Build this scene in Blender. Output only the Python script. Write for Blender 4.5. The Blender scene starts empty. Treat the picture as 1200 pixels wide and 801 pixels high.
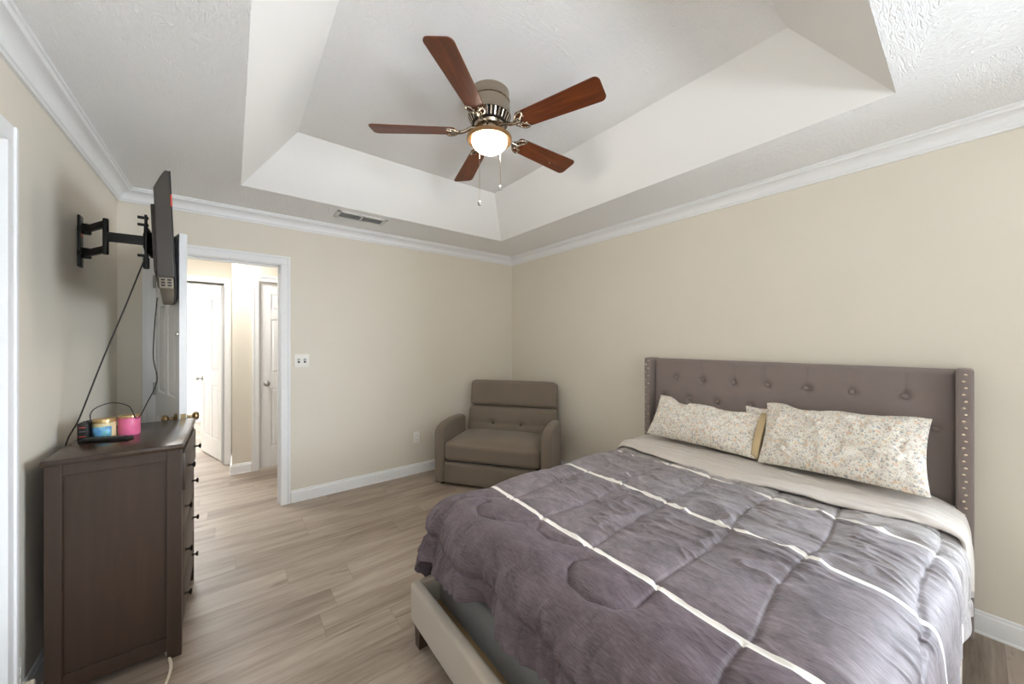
import bpy, bmesh, math, random
import numpy as np
from mathutils import Vector, Matrix

random.seed(7)
S = bpy.context.scene
COL = S.collection
PI = math.pi

# ------------------------------------------------------------------ camera
cam_d = bpy.data.cameras.new('camera')
cam_d.sensor_width = 36.0
cam_d.lens = 36.0 * 420.0 / 1200.0
cam_d.clip_start = 0.02
cam = bpy.data.objects.new('camera', cam_d)
cam.location = (0, 0, 1.383)
cam.rotation_euler = (math.radians(90), 0, math.radians(-38))
COL.objects.link(cam)
S.camera = cam

# ------------------------------------------------------------------ view, world, lights
S.view_settings.view_transform = 'Standard'
S.view_settings.look = 'None'
S.view_settings.gamma = 1.0
S.view_settings.use_curve_mapping = False
S.view_settings.exposure = 0.78
S.cycles.use_denoising = True
S.cycles.max_bounces = 14
S.cycles.diffuse_bounces = 9
S.cycles.sample_clamp_indirect = 8.0

W = bpy.data.worlds.new('world')
S.world = W
W.use_nodes = True
W.node_tree.nodes['Background'].inputs['Color'].default_value = (0.75, 0.86, 1.0, 1)
W.node_tree.nodes['Background'].inputs['Strength'].default_value = 1.0


def area_light(name, loc, rot, sx, sy, watts, color=(1, 1, 1)):
    d = bpy.data.lights.new(name, 'AREA')
    d.shape = 'RECTANGLE'
    d.size, d.size_y = sx, sy
    d.energy = watts
    d.color = color
    o = bpy.data.objects.new(name, d)
    o.location = loc
    o.rotation_euler = rot
    COL.objects.link(o)
    return o


# daylight coming in through the window of the headboard wall, behind the camera, and the one opposite the doorway
area_light('window_daylight', (4.5, -2.7, 1.75), (math.radians(86), 0, math.radians(47)), 2.6, 1.9, 470, (0.82, 0.91, 1.0))
area_light('window_daylight', (0.4, -3.28, 1.42), (math.radians(90), 0, 0), 1.6, 1.4, 8, (0.80, 0.90, 1.0))
area_light('ceiling_fill', (0.2, -7.0, -0.75), (math.radians(116), 0, 0), 4.0, 0.9, 300, (0.86, 0.93, 1.0))  # added light, aimed up to brighten the ceiling and its tray
sun_d = bpy.data.lights.new('sun', 'SUN')
sun_d.energy = 60.0
sun_d.angle = math.radians(1.5)
sun_d.color = (0.72, 0.87, 1.0)
sun = bpy.data.objects.new('sun', sun_d)
sun.rotation_euler = Vector((0.03, 0.60, -0.80)).to_track_quat('-Z', 'Y').to_euler()
COL.objects.link(sun)
# unseen area lights, added to brighten the hall and the room past it
area_light('hall_fill', (-0.25, 4.25, 2.42), (0, 0, 0), 0.5, 0.4, 14, (1.0, 0.97, 0.92))
area_light('far_room_fill', (-0.9, 6.9, 2.40), (0, 0, 0), 1.2, 1.4, 60, (0.92, 0.97, 1.0))


# ------------------------------------------------------------------ node helpers
class NT:
    def __init__(self, name):
        self.m = bpy.data.materials.new(name)
        self.m.use_nodes = True
        self.t = self.m.node_tree
        self.b = self.t.nodes['Principled BSDF']

    def n(self, kind, **kw):
        nd = self.t.nodes.new('ShaderNode' + kind)
        for k, v in kw.items():
            setattr(nd, k, v)
        return nd

    def link(self, a, b):
        self.t.links.new(a, b)

    def put(self, sock, v):
        if isinstance(v, (int, float)):
            sock.default_value = v
        elif isinstance(v, (tuple, list)):
            sock.default_value = tuple(v) if len(v) != 3 or sock.type == 'VECTOR' else (*v, 1)
        else:
            self.link(v, sock)

    def math(self, op, a, b=0.0, c=0.0, clamp=False):
        nd = self.n('Math', operation=op, use_clamp=clamp)
        self.put(nd.inputs[0], a)
        self.put(nd.inputs[1], b)
        self.put(nd.inputs[2], c)
        return nd.outputs[0]

    def mix(self, f, a, b, blend='MIX'):
        nd = self.n('Mix', data_type='RGBA', blend_type=blend)
        self.put(nd.inputs[0], f)
        self.put(nd.inputs[6], a)
        self.put(nd.inputs[7], b)
        return nd.outputs[2]

    def ramp(self, f, stops, interp='LINEAR'):
        nd = self.n('ValToRGB')
        cr = nd.color_ramp
        cr.interpolation = interp
        while len(cr.elements) < len(stops):
            cr.elements.new(0.5)
        for e, (p, c) in zip(cr.elements, stops):
            e.position = p
            e.color = (*c, 1) if len(c) == 3 else c
        self.put(nd.inputs[0], f)
        return nd.outputs[0]

    def coords(self, kind='Object', scale=(1, 1, 1), rot=(0, 0, 0), loc=(0, 0, 0)):
        tc = self.n('TexCoord')
        mp = self.n('Mapping')
        self.link(tc.outputs[kind], mp.inputs[0])
        mp.inputs['Scale'].default_value = scale
        mp.inputs['Rotation'].default_value = rot
        mp.inputs['Location'].default_value = loc
        return mp.outputs[0]

    def noise(self, vec, scale=5, detail=3, rough=0.5, dist=0.0):
        nd = self.n('TexNoise')
        self.put(nd.inputs['Vector'], vec)
        nd.inputs['Scale'].default_value = scale
        nd.inputs['Detail'].default_value = detail
        nd.inputs['Roughness'].default_value = rough
        nd.inputs['Distortion'].default_value = dist
        return nd.outputs[0]

    def bump(self, h, strength=0.3, dist=0.01):
        nd = self.n('Bump')
        nd.inputs['Strength'].default_value = strength
        nd.inputs['Distance'].default_value = dist
        self.link(h, nd.inputs['Height'])
        self.link(nd.outputs[0], self.b.inputs['Normal'])

    def out(self, color=None, rough=None, metal=None, **kw):
        if color is not None:
            self.put(self.b.inputs['Base Color'], color)
        if rough is not None:
            self.put(self.b.inputs['Roughness'], rough)
        if metal is not None:
            self.b.inputs['Metallic'].default_value = metal
        for k, v in kw.items():
            self.put(self.b.inputs[k], v)
        return self.m


def lin(r, g, b):
    f = lambda c: c / 12.92 if c <= 0.04045 else ((c + 0.055) / 1.055) ** 2.4
    return (f(r / 255), f(g / 255), f(b / 255))


def plain(name, rgb, rough=0.5, metal=0.0, var=0.06, scale=20, bump=0.0, **kw):
    t = NT(name)
    v = t.coords('Object')
    nz = t.noise(v, scale, 3)
    c = lin(*rgb)
    lo = tuple(max(0, x * (1 - var)) for x in c)
    hi = tuple(min(1, x * (1 + var)) for x in c)
    if bump:
        t.bump(t.noise(v, scale * 6, 2), bump, 0.002)
    return t.out(t.mix(nz, lo, hi), rough, metal, **kw)


def fabric(name, rgb, rough=0.9, var=0.1, weave=900, bump=0.25, sheen=0.2):
    t = NT(name)
    v = t.coords('Object')
    a = t.noise(t.coords('Object', (weave, weave, weave * 0.12)), 1, 2)
    b = t.noise(t.coords('Object', (weave * 0.12, weave * 0.12, weave)), 1, 2)
    w = t.math('ADD', a, b)
    big = t.noise(v, 9, 3)
    c = lin(*rgb)
    f = t.math('ADD', t.math('MULTIPLY', w, 0.35), t.math('MULTIPLY', big, 0.3))
    t.bump(w, bump, 0.001)
    return t.out(t.mix(f, tuple(x * (1 - var * 1.6) for x in c), tuple(min(1, x * (1 + var * 1.6)) for x in c)), rough,
                 **{'Sheen Weight': sheen, 'Sheen Roughness': 0.5})


# ------------------------------------------------------------------ materials
def wall_mat():
    t = NT('cream_wall_paint')
    p = t.coords('Object')
    sep = t.n('SeparateXYZ')
    t.link(p, sep.inputs[0])
    s = t.math('ADD', sep.outputs[0], sep.outputs[1])
    fr = t.math('FRACT', t.math('DIVIDE', t.math('ADD', s, 10.0), 0.406))
    groove = t.math('LESS_THAN', t.math('ABSOLUTE', t.math('SUBTRACT', fr, 0.5)), 0.008)
    h = t.math('SUBTRACT', t.math('MULTIPLY', t.noise(p, 120, 2), 0.25), t.math('MULTIPLY', groove, 0.35))
    t.bump(h, 0.12, 0.003)
    return t.out(t.mix(t.noise(p, 2.5, 2), lin(222, 215, 201), lin(226, 219, 206)), 0.55)


def ceil_mat():
    t = NT('textured_white_ceiling')
    v = t.coords('Object', (1, 1, 1))
    warp = t.noise(v, 3.0, 2)
    # short brushed strokes in patches
    a = t.noise(t.coords('Object', (16, 75, 20), (0, 0, 0.5)), 1, 3, 0.55, 1.4)
    b = t.noise(t.coords('Object', (70, 17, 20), (0, 0, 0.3)), 1, 3, 0.55, 1.4)
    m = t.math('GREATER_THAN', warp, 0.52)
    st = t.math('ADD', t.math('MULTIPLY', a, m), t.math('MULTIPLY', b, t.math('SUBTRACT', 1.0, m)))
    rd = t.math('POWER', t.math('SUBTRACT', 1.0, t.math('ABSOLUTE', t.math('MULTIPLY', t.math('SUBTRACT', st, 0.5), 5.0)), clamp=True), 2.0)
    t.bump(rd, 0.48, 0.007)
    return t.out(lin(247, 247, 247), 0.6)


def tray_mat():
    t = NT('smooth_white_tray_paint')
    v = t.coords('Object')
    t.bump(t.noise(v, 70, 2), 0.08, 0.003)
    return t.out(lin(243, 243, 242), 0.6)


def floor_mat():
    t = NT('greige_wood_planks')
    p = t.coords('Object')
    sep = t.n('SeparateXYZ')
    t.link(p, sep.inputs[0])
    x, y = sep.outputs[0], sep.outputs[1]
    wv = 0.178
    ry = t.math('DIVIDE', t.math('ADD', y, 20.03), wv)
    row = t.math('FLOOR', ry)
    fy = t.math('FRACT', ry)
    wn = t.n('TexWhiteNoise', noise_dimensions='1D')
    t.link(row, wn.inputs['W'])
    rx = t.math('ADD', t.math('DIVIDE', t.math('ADD', x, 20.0), 1.22), wn.outputs[0])
    ix = t.math('FLOOR', rx)
    fx = t.math('FRACT', rx)
    cb = t.n('CombineXYZ')
    t.link(row, cb.inputs[0]); t.link(ix, cb.inputs[1])
    w2 = t.n('TexWhiteNoise', noise_dimensions='2D')
    t.link(cb.outputs[0], w2.inputs['Vector'])
    rnd = w2.outputs[0]
    # grain, shifted for each plank
    c2 = t.n('CombineXYZ')
    t.link(t.math('ADD', t.math('MULTIPLY', x, 1.0), t.math('MULTIPLY', rnd, 37.0)), c2.inputs[0])
    t.link(t.math('MULTIPLY', y, 1.0), c2.inputs[1])
    t.link(t.math('MULTIPLY', rnd, 11.0), c2.inputs[2])
    def gr(sx, sy, det, dist):
        mp = t.n('Mapping'); t.link(c2.outputs[0], mp.inputs[0]); mp.inputs['Scale'].default_value = (sx, sy, 1)
        return t.noise(mp.outputs[0], 1, det, 0.55, dist)
    g1 = gr(1.6, 14, 4, 0.6)
    g2 = gr(6, 110, 3, 0.2)
    kn = gr(3.0, 17, 2, 0.8)
    f = t.math('ADD', t.math('MULTIPLY', g1, 0.62), t.math('ADD', t.math('MULTIPLY', g2, 0.3), t.math('MULTIPLY', rnd, 0.22)))
    col = t.ramp(f, [(0.30, lin(106, 92, 81)), (0.50, lin(147, 132, 118)), (0.66, lin(170, 156, 142)), (0.85, lin(186, 173, 159))])
    knot = t.ramp(kn, [(0.66, (0, 0, 0)), (0.76, (1, 1, 1))])
    col = t.mix(t.math('MULTIPLY', knot, 0.6), col, lin(96, 80, 66))
    ey = t.math('LESS_THAN', t.math('MINIMUM', fy, t.math('SUBTRACT', 1.0, fy)), 0.008)
    ex = t.math('LESS_THAN', t.math('MINIMUM', fx, t.math('SUBTRACT', 1.0, fx)), 0.0012)
    e = t.math('MAXIMUM', ey, ex)
    col = t.mix(t.math('MULTIPLY', e, 0.38), col, lin(92, 77, 64))
    t.bump(t.math('SUBTRACT', t.math('MULTIPLY', g2, 0.3), e), 0.12, 0.002)
    return t.out(col, t.math('ADD', 0.36, t.math('MULTIPLY', g2, 0.16)))


def comforter_mat():
    t = NT('brushed_grey_ombre_comforter')
    uv = t.n('TexCoord').outputs['UV']
    sep = t.n('SeparateXYZ')
    t.link(uv, sep.inputs[0])
    u, v = sep.outputs[0], sep.outputs[1]     # u: 1, 2 and 3 at the white stripes, v: metres across
    cmb = t.n('CombineXYZ')
    t.link(t.math('MULTIPLY', u, 150.0), cmb.inputs[0]); t.link(t.math('MULTIPLY', v, 32.0), cmb.inputs[1])
    streak = t.noise(cmb.outputs[0], 1, 4, 0.65, 0.4)
    cm2 = t.n('CombineXYZ')
    t.link(t.math('MULTIPLY', u, 7.0), cm2.inputs[0]); t.link(t.math('MULTIPLY', v, 9.0), cm2.inputs[1])
    patch = t.noise(cm2.outputs[0], 1, 3, 0.6, 0.6)
    base = t.ramp(t.math('DIVIDE', u, 4.0), [(0.0, lin(92, 80, 86)), (0.235, lin(102, 90, 96)), (0.27, lin(122, 113, 118)), (0.48, lin(124, 117, 122)),
                                           (0.52, lin(136, 130, 134)), (0.735, lin(142, 136, 139)), (0.77, lin(162, 157, 156)), (1.0, lin(168, 163, 161))])
    f = t.math('ADD', t.math('MULTIPLY', streak, 0.7), t.math('MULTIPLY', patch, 0.5))
    k = t.ramp(f, [(0.44, (0.56, 0.56, 0.56)), (0.76, (1.42, 1.42, 1.42))])
    col = t.mix(1.0, base, k, 'MULTIPLY')
    # the thin white stripes, their width wavering a little
    wn = t.n('TexNoise', noise_dimensions='1D')
    wn.inputs['Scale'].default_value = 1.0
    t.link(t.math('MULTIPLY', v, 7.0), wn.inputs['W'])
    half = t.math('MULTIPLY', t.math('ADD', wn.outputs[0], 0.45), 0.022)
    d = t.math('ABSOLUTE', t.math('SUBTRACT', t.math('FRACT', t.math('ADD', u, 0.5)), 0.5))
    ok = t.math('MULTIPLY', t.math('GREATER_THAN', u, 0.6), t.math('LESS_THAN', u, 3.4))
    s = t.math('MULTIPLY', t.math('LESS_THAN', d, half), ok)
    col = t.mix(s, col, lin(238, 234, 228))
    t.bump(t.math('ADD', streak, t.math('MULTIPLY', patch, 0.6)), 0.18, 0.004)
    return t.out(col, 0.62, **{'Sheen Weight': 0.10, 'Sheen Roughness': 0.4, 'Specular IOR Level': 0.3})


def floral_mat():
    t = NT('floral_print_cotton')
    uv = t.n('TexCoord').outputs['UV']
    wob = t.n('TexNoise'); wob.inputs['Scale'].default_value = 40
    t.link(uv, wob.inputs['Vector'])
    vm = t.n('VectorMath', operation='MULTIPLY_ADD')
    t.link(wob.outputs[1], vm.inputs[0]); vm.inputs[1].default_value = (0.012, 0.012, 0.0); t.link(uv, vm.inputs[2])
    col = lin(236, 231, 221)
    def layer(col, scale, rad, stops, seed):
        mp = t.n('Mapping'); t.link(vm.outputs[0], mp.inputs[0]); mp.inputs['Location'].default_value = (seed, seed * 2, 0)
        vo = t.n('TexVoronoi', voronoi_dimensions='2D'); vo.inputs['Scale'].default_value = scale
        t.link(mp.outputs[0], vo.inputs['Vector'])
        sp = t.n('SeparateColor'); t.link(vo.outputs['Color'], sp.inputs[0])
        hit = t.math('LESS_THAN', vo.outputs['Distance'], t.math('MULTIPLY', sp.outputs[1], rad))
        return t.mix(t.math('MULTIPLY', hit, 0.62), col, t.ramp(sp.outputs[0], stops, 'CONSTANT'))
    col = layer(col, 42, 0.40, [(0.0, lin(226, 196, 170)), (0.3, lin(214, 206, 200)), (0.55, lin(233, 205, 168)), (0.8, lin(200, 190, 186))], 0.3)
    col = layer(col, 80, 0.40, [(0.0, lin(140, 146, 154)), (0.3, lin(210, 176, 150)), (0.5, lin(170, 160, 148)), (0.7, lin(126, 138, 150)), (0.85, lin(226, 198, 150))], 3.1)
    col = layer(col, 130, 0.36, [(0.0, lin(150, 156, 140)), (0.4, lin(196, 150, 130)), (0.7, lin(120, 120, 126))], 7.7)
    t.bump(t.noise(uv, 400, 2), 0.1, 0.001)
    return t.out(col, 0.85, **{'Sheen Weight': 0.15})


def wood_blade_mat():
    t = NT('reddish_brown_blade_wood')
    g = t.noise(t.coords('Object', (3, 34, 8)), 1, 4, 0.6, 0.8)
    h = t.noise(t.coords('Object', (8, 190, 20)), 1, 2)
    f = t.math('ADD', t.math('MULTIPLY', g, 0.7), t.math('MULTIPLY', h, 0.3))
    return t.out(t.ramp(f, [(0.3, lin(66, 29, 9)), (0.5, lin(97, 45, 15)), (0.7, lin(122, 62, 24))]), 0.42)


def dresser_mat(name, rough):
    t = NT(name)
    g = t.noise(t.coords('Object', (30, 30, 2.2)), 1, 3, 0.6, 0.4)
    t.bump(g, 0.06, 0.002)
    return t.out(t.ramp(g, [(0.3, lin(51, 36, 26)), (0.7, lin(62, 45, 33))]), rough)


def nickel_mat():
    t = NT('brushed_nickel')
    g = t.noise(t.coords('Object', (4, 4, 160)), 1, 3)
    return t.out(t.mix(g, lin(158, 146, 130), lin(186, 174, 158)), t.math('ADD', 0.15, t.math('MULTIPLY', g, 0.14)), 1.0)


M = {}
M['wall'] = wall_mat()
M['ceil'] = ceil_mat()
M['tray'] = tray_mat()
M['floor'] = floor_mat()
M['trim'] = plain('white_trim_paint', (236, 237, 238), 0.35, var=0.02)
M['door'] = plain('white_door_paint', (238, 239, 241), 0.35, var=0.015)
M['comforter'] = comforter_mat()
M['fold'] = fabric('pale_grey_comforter_reverse', (208, 201, 194), 0.85, 0.05, 500, 0.15)
M['floral'] = floral_mat()
M['hem'] = fabric('beige_pillowcase_hem', (206, 184, 146), 0.9, 0.06)
M['head'] = fabric('taupe_grey_linen_upholstery', (131, 119, 115), 0.9, 0.12, 700, 0.3)
M['foot'] = fabric('light_greige_upholstery', (170, 160, 147), 0.9, 0.06, 700, 0.2)
M['boxsp'] = fabric('grey_box_spring_cloth', (112, 111, 110), 0.9, 0.05, 500, 0.12)
M['mattress'] = fabric('dark_blue_sheet', (62, 74, 104), 0.9, 0.08)
M['chair'] = fabric('brown_grey_recliner_fabric', (120, 108, 94), 0.92, 0.10, 800, 0.3)
M['chairdark'] = fabric('dark_seam_fabric', (70, 63, 55), 0.95, 0.05)
M['dresser'] = dresser_mat('espresso_stained_wood', 0.42)
M['dressertop'] = dresser_mat('espresso_glossy_top', 0.24)
M['darkmetal'] = plain('dark_bronze_metal', (44, 36, 30), 0.35, 0.7)
M['black'] = plain('black_metal', (22, 21, 20), 0.45, 0.2)
M['tvback'] = plain('dark_tv_plastic', (52, 46, 40), 0.42)
M['screen'] = plain('black_tv_screen', (12, 12, 13), 0.12)
M['tvport'] = plain('tan_tv_bottom_plastic', (128, 118, 102), 0.5)
M['red'] = plain('red_sticker', (200, 66, 46), 0.5)
M['nickel'] = nickel_mat()
M['brass'] = plain('antique_brass', (150, 128, 92), 0.3, 1.0)
M['silver'] = plain('satin_nickel_hinge', (176, 176, 174), 0.35, 0.9)
M['blade'] = wood_blade_mat()
M['bladeside'] = plain('dark_blade_edge', (86, 46, 24), 0.45)
M['bronze'] = plain('gold_brown_fitter_metal', (178, 140, 100), 0.3, 0.9)
M['darkhole'] = plain('dark_slot', (40, 35, 30), 0.8)
M['cord'] = plain('black_cable', (38, 34, 30), 0.55)
M['cordwhite'] = plain('off_white_cord', (216, 206, 188), 0.55)
M['plate'] = plain('white_plastic_plate', (240, 238, 232), 0.4)
M['slot'] = plain('dark_grey_slot', (90, 88, 84), 0.6)
M['vent'] = plain('white_vent_metal', (228, 228, 226), 0.45)
M['ventslat'] = plain('grey_vent_louver', (178, 178, 176), 0.5)
M['legwood'] = plain('dark_walnut_leg', (62, 44, 32), 0.45)
M['pine'] = plain('raw_pine_slat', (176, 146, 104), 0.7)
M['tack'] = plain('pale_nailhead_metal', (214, 200, 180), 0.25, 1.0)
M['gold'] = plain('gold_candle_lid', (196, 168, 118), 0.3, 0.8)
M['pinkwax'] = plain('pink_candle_wax', (226, 110, 150), 0.35, var=0.2, scale=40)
M['cream'] = plain('cream_candle_wax', (222, 206, 160), 0.4)
M['bluelabel'] = None


def blue_label():
    t = NT('blue_green_candle_label')
    n = t.noise(t.coords('Object'), 30, 3)
    return t.out(t.ramp(n, [(0.35, lin(74, 140, 200)), (0.55, lin(120, 180, 216)), (0.7, lin(120, 196, 172))]), 0.35)


M['bluelabel'] = blue_label()


def lamp_mat():
    t = NT('lit_frosted_glass')
    return t.out(lin(255, 244, 225), 0.3, **{'Emission Color': (*(1.0, 0.90, 0.77), 1), 'Emission Strength': 46.0})


M['lamp'] = lamp_mat()


def glass_pane_mat():
    t = NT('clear_window_glass')
    tr = t.n('BsdfTransparent')
    gl = t.n('BsdfGlossy'); gl.inputs['Roughness'].default_value = 0.02
    mx = t.n('MixShader'); mx.inputs[0].default_value = 0.06
    t.link(tr.outputs[0], mx.inputs[1]); t.link(gl.outputs[0], mx.inputs[2])
    t.link(mx.outputs[0], t.t.nodes['Material Output'].inputs['Surface'])
    return t.m


M['pane'] = glass_pane_mat()


# ------------------------------------------------------------------ mesh helpers
class MB:
    def __init__(self):
        self.bm = bmesh.new()

    def box(self, x0, x1, y0, y1, z0, z1, r=0.0, seg=2, mat=None):
        b = bmesh.new()
        bmesh.ops.create_cube(b, size=1.0)
        for v in b.verts:
            v.co = Vector(((x0 + x1) / 2 + v.co.x * (x1 - x0), (y0 + y1) / 2 + v.co.y * (y1 - y0), (z0 + z1) / 2 + v.co.z * (z1 - z0)))
        if r > 0:
            bmesh.ops.bevel(b, geom=list(b.edges), offset=r, segments=seg, profile=0.5, affect='EDGES')
        if mat is not None:
            bmesh.ops.transform(b, matrix=mat, verts=b.verts)
        self.merge(b)
        return self

    def merge(self, b):
        vm = {}
        for v in b.verts:
            vm[v] = self.bm.verts.new(v.co)
        for f in b.faces:
            try:
                self.bm.faces.new([vm[v] for v in f.verts])
            except ValueError:
                pass
        b.free()

    def faces(self, verts, faces):
        vs = [self.bm.verts.new(v) for v in verts]
        for f in faces:
            self.bm.faces.new([vs[i] for i in f])
        return self

    def prism(self, pts, z0, z1, mat=None):
        """pts: outline in XY, raised along Z."""
        n = len(pts)
        vs = [Vector((x, y, z0)) for x, y in pts] + [Vector((x, y, z1)) for x, y in pts]
        if mat is not None:
            vs = [mat @ v for v in vs]
        fs = [list(range(n))[::-1], list(range(n, 2 * n))] + [[i, (i + 1) % n, n + (i + 1) % n, n + i] for i in range(n)]
        return self.faces(vs, fs)

    def lathe(self, prof, seg=32, mat=None, cap=True):
        vs, fs = [], []
        for r, z in prof:
            for k in range(seg):
                a = 2 * PI * k / seg
                vs.append(Vector((r * math.cos(a), r * math.sin(a), z)))
        for i in range(len(prof) - 1):
            for k in range(seg):
                a, b = i * seg + k, i * seg + (k + 1) % seg
                fs.append([a, b, b + seg, a + seg])
        if cap:
            fs.append(list(range(seg))[::-1])
            fs.append([(len(prof) - 1) * seg + k for k in range(seg)])
        if mat is not None:
            vs = [mat @ v for v in vs]
        return self.faces(vs, fs)

    def tube(self, pts, r, seg=10, mat=None):
        pts = [Vector(p) for p in pts]
        rs = r if isinstance(r, (list, tuple)) else [r] * len(pts)
        vs, fs = [], []
        up = Vector((0, 0, 1))
        prev = None
        for i, p in enumerate(pts):
            d = (pts[min(i + 1, len(pts) - 1)] - pts[max(i - 1, 0)]).normalized()
            if prev is None:
                a = d.cross(up)
                if a.length < 1e-3:
                    a = d.cross(Vector((1, 0, 0)))
            else:
                a = prev - d * prev.dot(d)
            a.normalize()
            prev = a
            b = d.cross(a)
            for k in range(seg):
                t = 2 * PI * k / seg
                vs.append(p + (a * math.cos(t) + b * math.sin(t)) * rs[i])
        for i in range(len(pts) - 1):
            for k in range(seg):
                q, w = i * seg + k, i * seg + (k + 1) % seg
                fs.append([q, w, w + seg, q + seg])
        fs.append(list(range(seg))[::-1])
        fs.append([(len(pts) - 1) * seg + k for k in range(seg)])
        if mat is not None:
            vs = [mat @ v for v in vs]
        return self.faces(vs, fs)

    def ball(self, c, r, sx=1, sy=1, sz=1, u=20, v=12):
        b = bmesh.new()
        bmesh.ops.create_uvsphere(b, u_segments=u, v_segments=v, radius=r)
        for q in b.verts:
            q.co = Vector((c[0] + q.co.x * sx, c[1] + q.co.y * sy, c[2] + q.co.z * sz))
        self.merge(b)
        return self

    def build(self, name, mat, parent=None, smooth=False, angle=40, bevel=0.0):
        bmesh.ops.recalc_face_normals(self.bm, faces=list(self.bm.faces))
        me = bpy.data.meshes.new(name)
        self.bm.to_mesh(me)
        self.bm.free()
        me.materials.append(mat)
        if smooth:
            for p in me.polygons:
                p.use_smooth = True
            me.set_sharp_from_angle(angle=math.radians(angle))
        o = bpy.data.objects.new(name, me)
        COL.objects.link(o)
        if parent is not None:
            o.parent = parent
        if bevel:
            m = o.modifiers.new('bevel', 'BEVEL')
            m.width = bevel
            m.segments = 2
            m.limit_method = 'ANGLE'
        return o


def tag(o, label=None, cat=None, group=None, kind=None):
    if label: o['label'] = label
    if cat: o['category'] = cat
    if group: o['group'] = group
    if kind: o['kind'] = kind
    return o


def thing(name, label, cat, loc=(0, 0, 0), rz=0.0, group=None):
    o = bpy.data.objects.new(name, None)
    o.empty_display_size = 0.1
    o.location = loc
    o.rotation_euler = (0, 0, rz)
    COL.objects.link(o)
    return tag(o, label, cat, group)


def struct(o, label, cat):
    return tag(o, label, cat, kind='structure')


def spline(pts, n=8):
    """Catmull-Rom through the points."""
    P = [Vector(p) for p in pts]
    P = [P[0] * 2 - P[1]] + P + [P[-1] * 2 - P[-2]]
    out = []
    for i in range(1, len(P) - 2):
        for k in range(n):
            t = k / n
            a, b, c, d = P[i - 1], P[i], P[i + 1], P[i + 2]
            out.append(0.5 * ((2 * b) + (c - a) * t + (2 * a - 5 * b + 4 * c - d) * t * t + (3 * b - a - 3 * c + d) * t ** 3))
    out.append(P[-2])
    return out


# ------------------------------------------------------------------ room measures
XL, XR, YF, YB, H = -0.62, 2.81, -3.10, 3.60, 2.44
T = 0.115                                   # wall thickness
DX0, DX1, DH = -0.425, 0.322, 2.035        # doorway in the back wall
HB, HB2 = 4.74, 5.18                        # hall walls
FX0, FX1 = -0.835, -0.075                   # doorway at the hall's end
CX0, CX1 = 0.232, 0.99                      # closed door in the hall

# floor
o = MB().box(-2.6, 3.0, YF - T, 8.2, -0.05, 0).build('floor', M['floor'])
struct(o, 'greige wood-look plank floor running through the doorway into the hall', 'floor')

# ceiling with its tray
tx0, tx1, ty0, ty1 = 0.048, 2.225, 0.195, 3.03
ux0, ux1, uy0, uy1, UZ = 0.338, 1.905, 0.490, 2.70, 2.75
vs = [(XL - T, YF - T, H), (XR + T, YF - T, H), (XR + T, YB + T * .5, H), (XL - T, YB + T * .5, H),
      (tx0, ty0, H), (tx1, ty0, H), (tx1, ty1, H), (tx0, ty1, H),
      (ux0, uy0, UZ), (ux1, uy0, UZ), (ux1, uy1, UZ), (ux0, uy1, UZ)]
fs = [[0, 1, 5, 4], [1, 2, 6, 5], [2, 3, 7, 6], [3, 0, 4, 7],
      [4, 5, 9, 8], [5, 6, 10, 9], [6, 7, 11, 10], [7, 4, 8, 11], [8, 9, 10, 11]]
mb = MB().faces(vs, fs)
ceil = mb.build('ceiling', M['ceil'])
ceil.data.materials.append(M['tray'])
for i in (4, 5, 6, 7):
    ceil.data.polygons[i].material_index = 1
for p in ceil.data.polygons:                # face into the room
    pass
sm = ceil.modifiers.new('solid', 'SOLIDIFY')
sm.thickness = 0.05
sm.offset = 1.0 if ceil.data.polygons[8].normal.z > 0 else -1.0
struct(ceil, 'white brush-textured ceiling with a deep sloped tray', 'ceiling')
o = MB().box(-2.6, 3.0, YB + T * .5, 8.2, H, H + 0.05).build('ceiling_hall', M['ceil'])
struct(o, 'white ceiling over the hall past the doorway', 'ceiling')


# walls
def wall_x(mb, x0, x1, y0, y1, holes=()):
    """Wall along X between y0 and y1 with holes (hx0,hx1,hz0,hz1)."""
    cur = x0
    for hx0, hx1, hz0, hz1 in sorted(holes):
        mb.box(cur, hx0, y0, y1, 0, H)
        if hz0 > 0: mb.box(hx0, hx1, y0, y1, 0, hz0)
        mb.box(hx0, hx1, y0, y1, hz1, H)
        cur = hx1
    mb.box(cur, x1, y0, y1, 0, H)
    return mb


mb = wall_x(MB(), -2.6 - T, 3.0 + T, YB, YB + T, [(DX0 - 0.02, DX1 + 0.02, 0, DH + 0.02)])
struct(mb.build('wall_back', M['wall']), 'cream wall with the open doorway', 'wall')
W1 = (-1.95, -0.55, 0.72, 2.12)
W2 = (-0.40, 1.25, 0.55, 2.20)
mb = MB().box(XR, XR + T, YF - T, W1[0], 0, H).box(XR, XR + T, W1[1], YB, 0, H).box(XR, XR + T, W1[0], W1[1], 0, W1[2]).box(XR, XR + T, W1[0], W1[1], W1[3], H)
struct(mb.build('wall_right', M['wall']), 'cream wall behind the headboard', 'wall')
LD0, LD1 = 1.25, 2.02                       # closed door in the left wall
mb = MB().box(XL - T, XL, YF - T, LD0, 0, H).box(XL - T, XL, LD1, YB, 0, H).box(XL - T, XL, LD0, LD1, 2.075, H)
struct(mb.build('wall_left', M['wall']), 'cream wall behind the dresser and the television arm', 'wall')
mb = wall_x(MB(), XL - T, XR + T, YF - T, YF, [W2])
struct(mb.build('wall_front', M['wall']), 'cream wall with a window opposite the doorway', 'wall')
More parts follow.
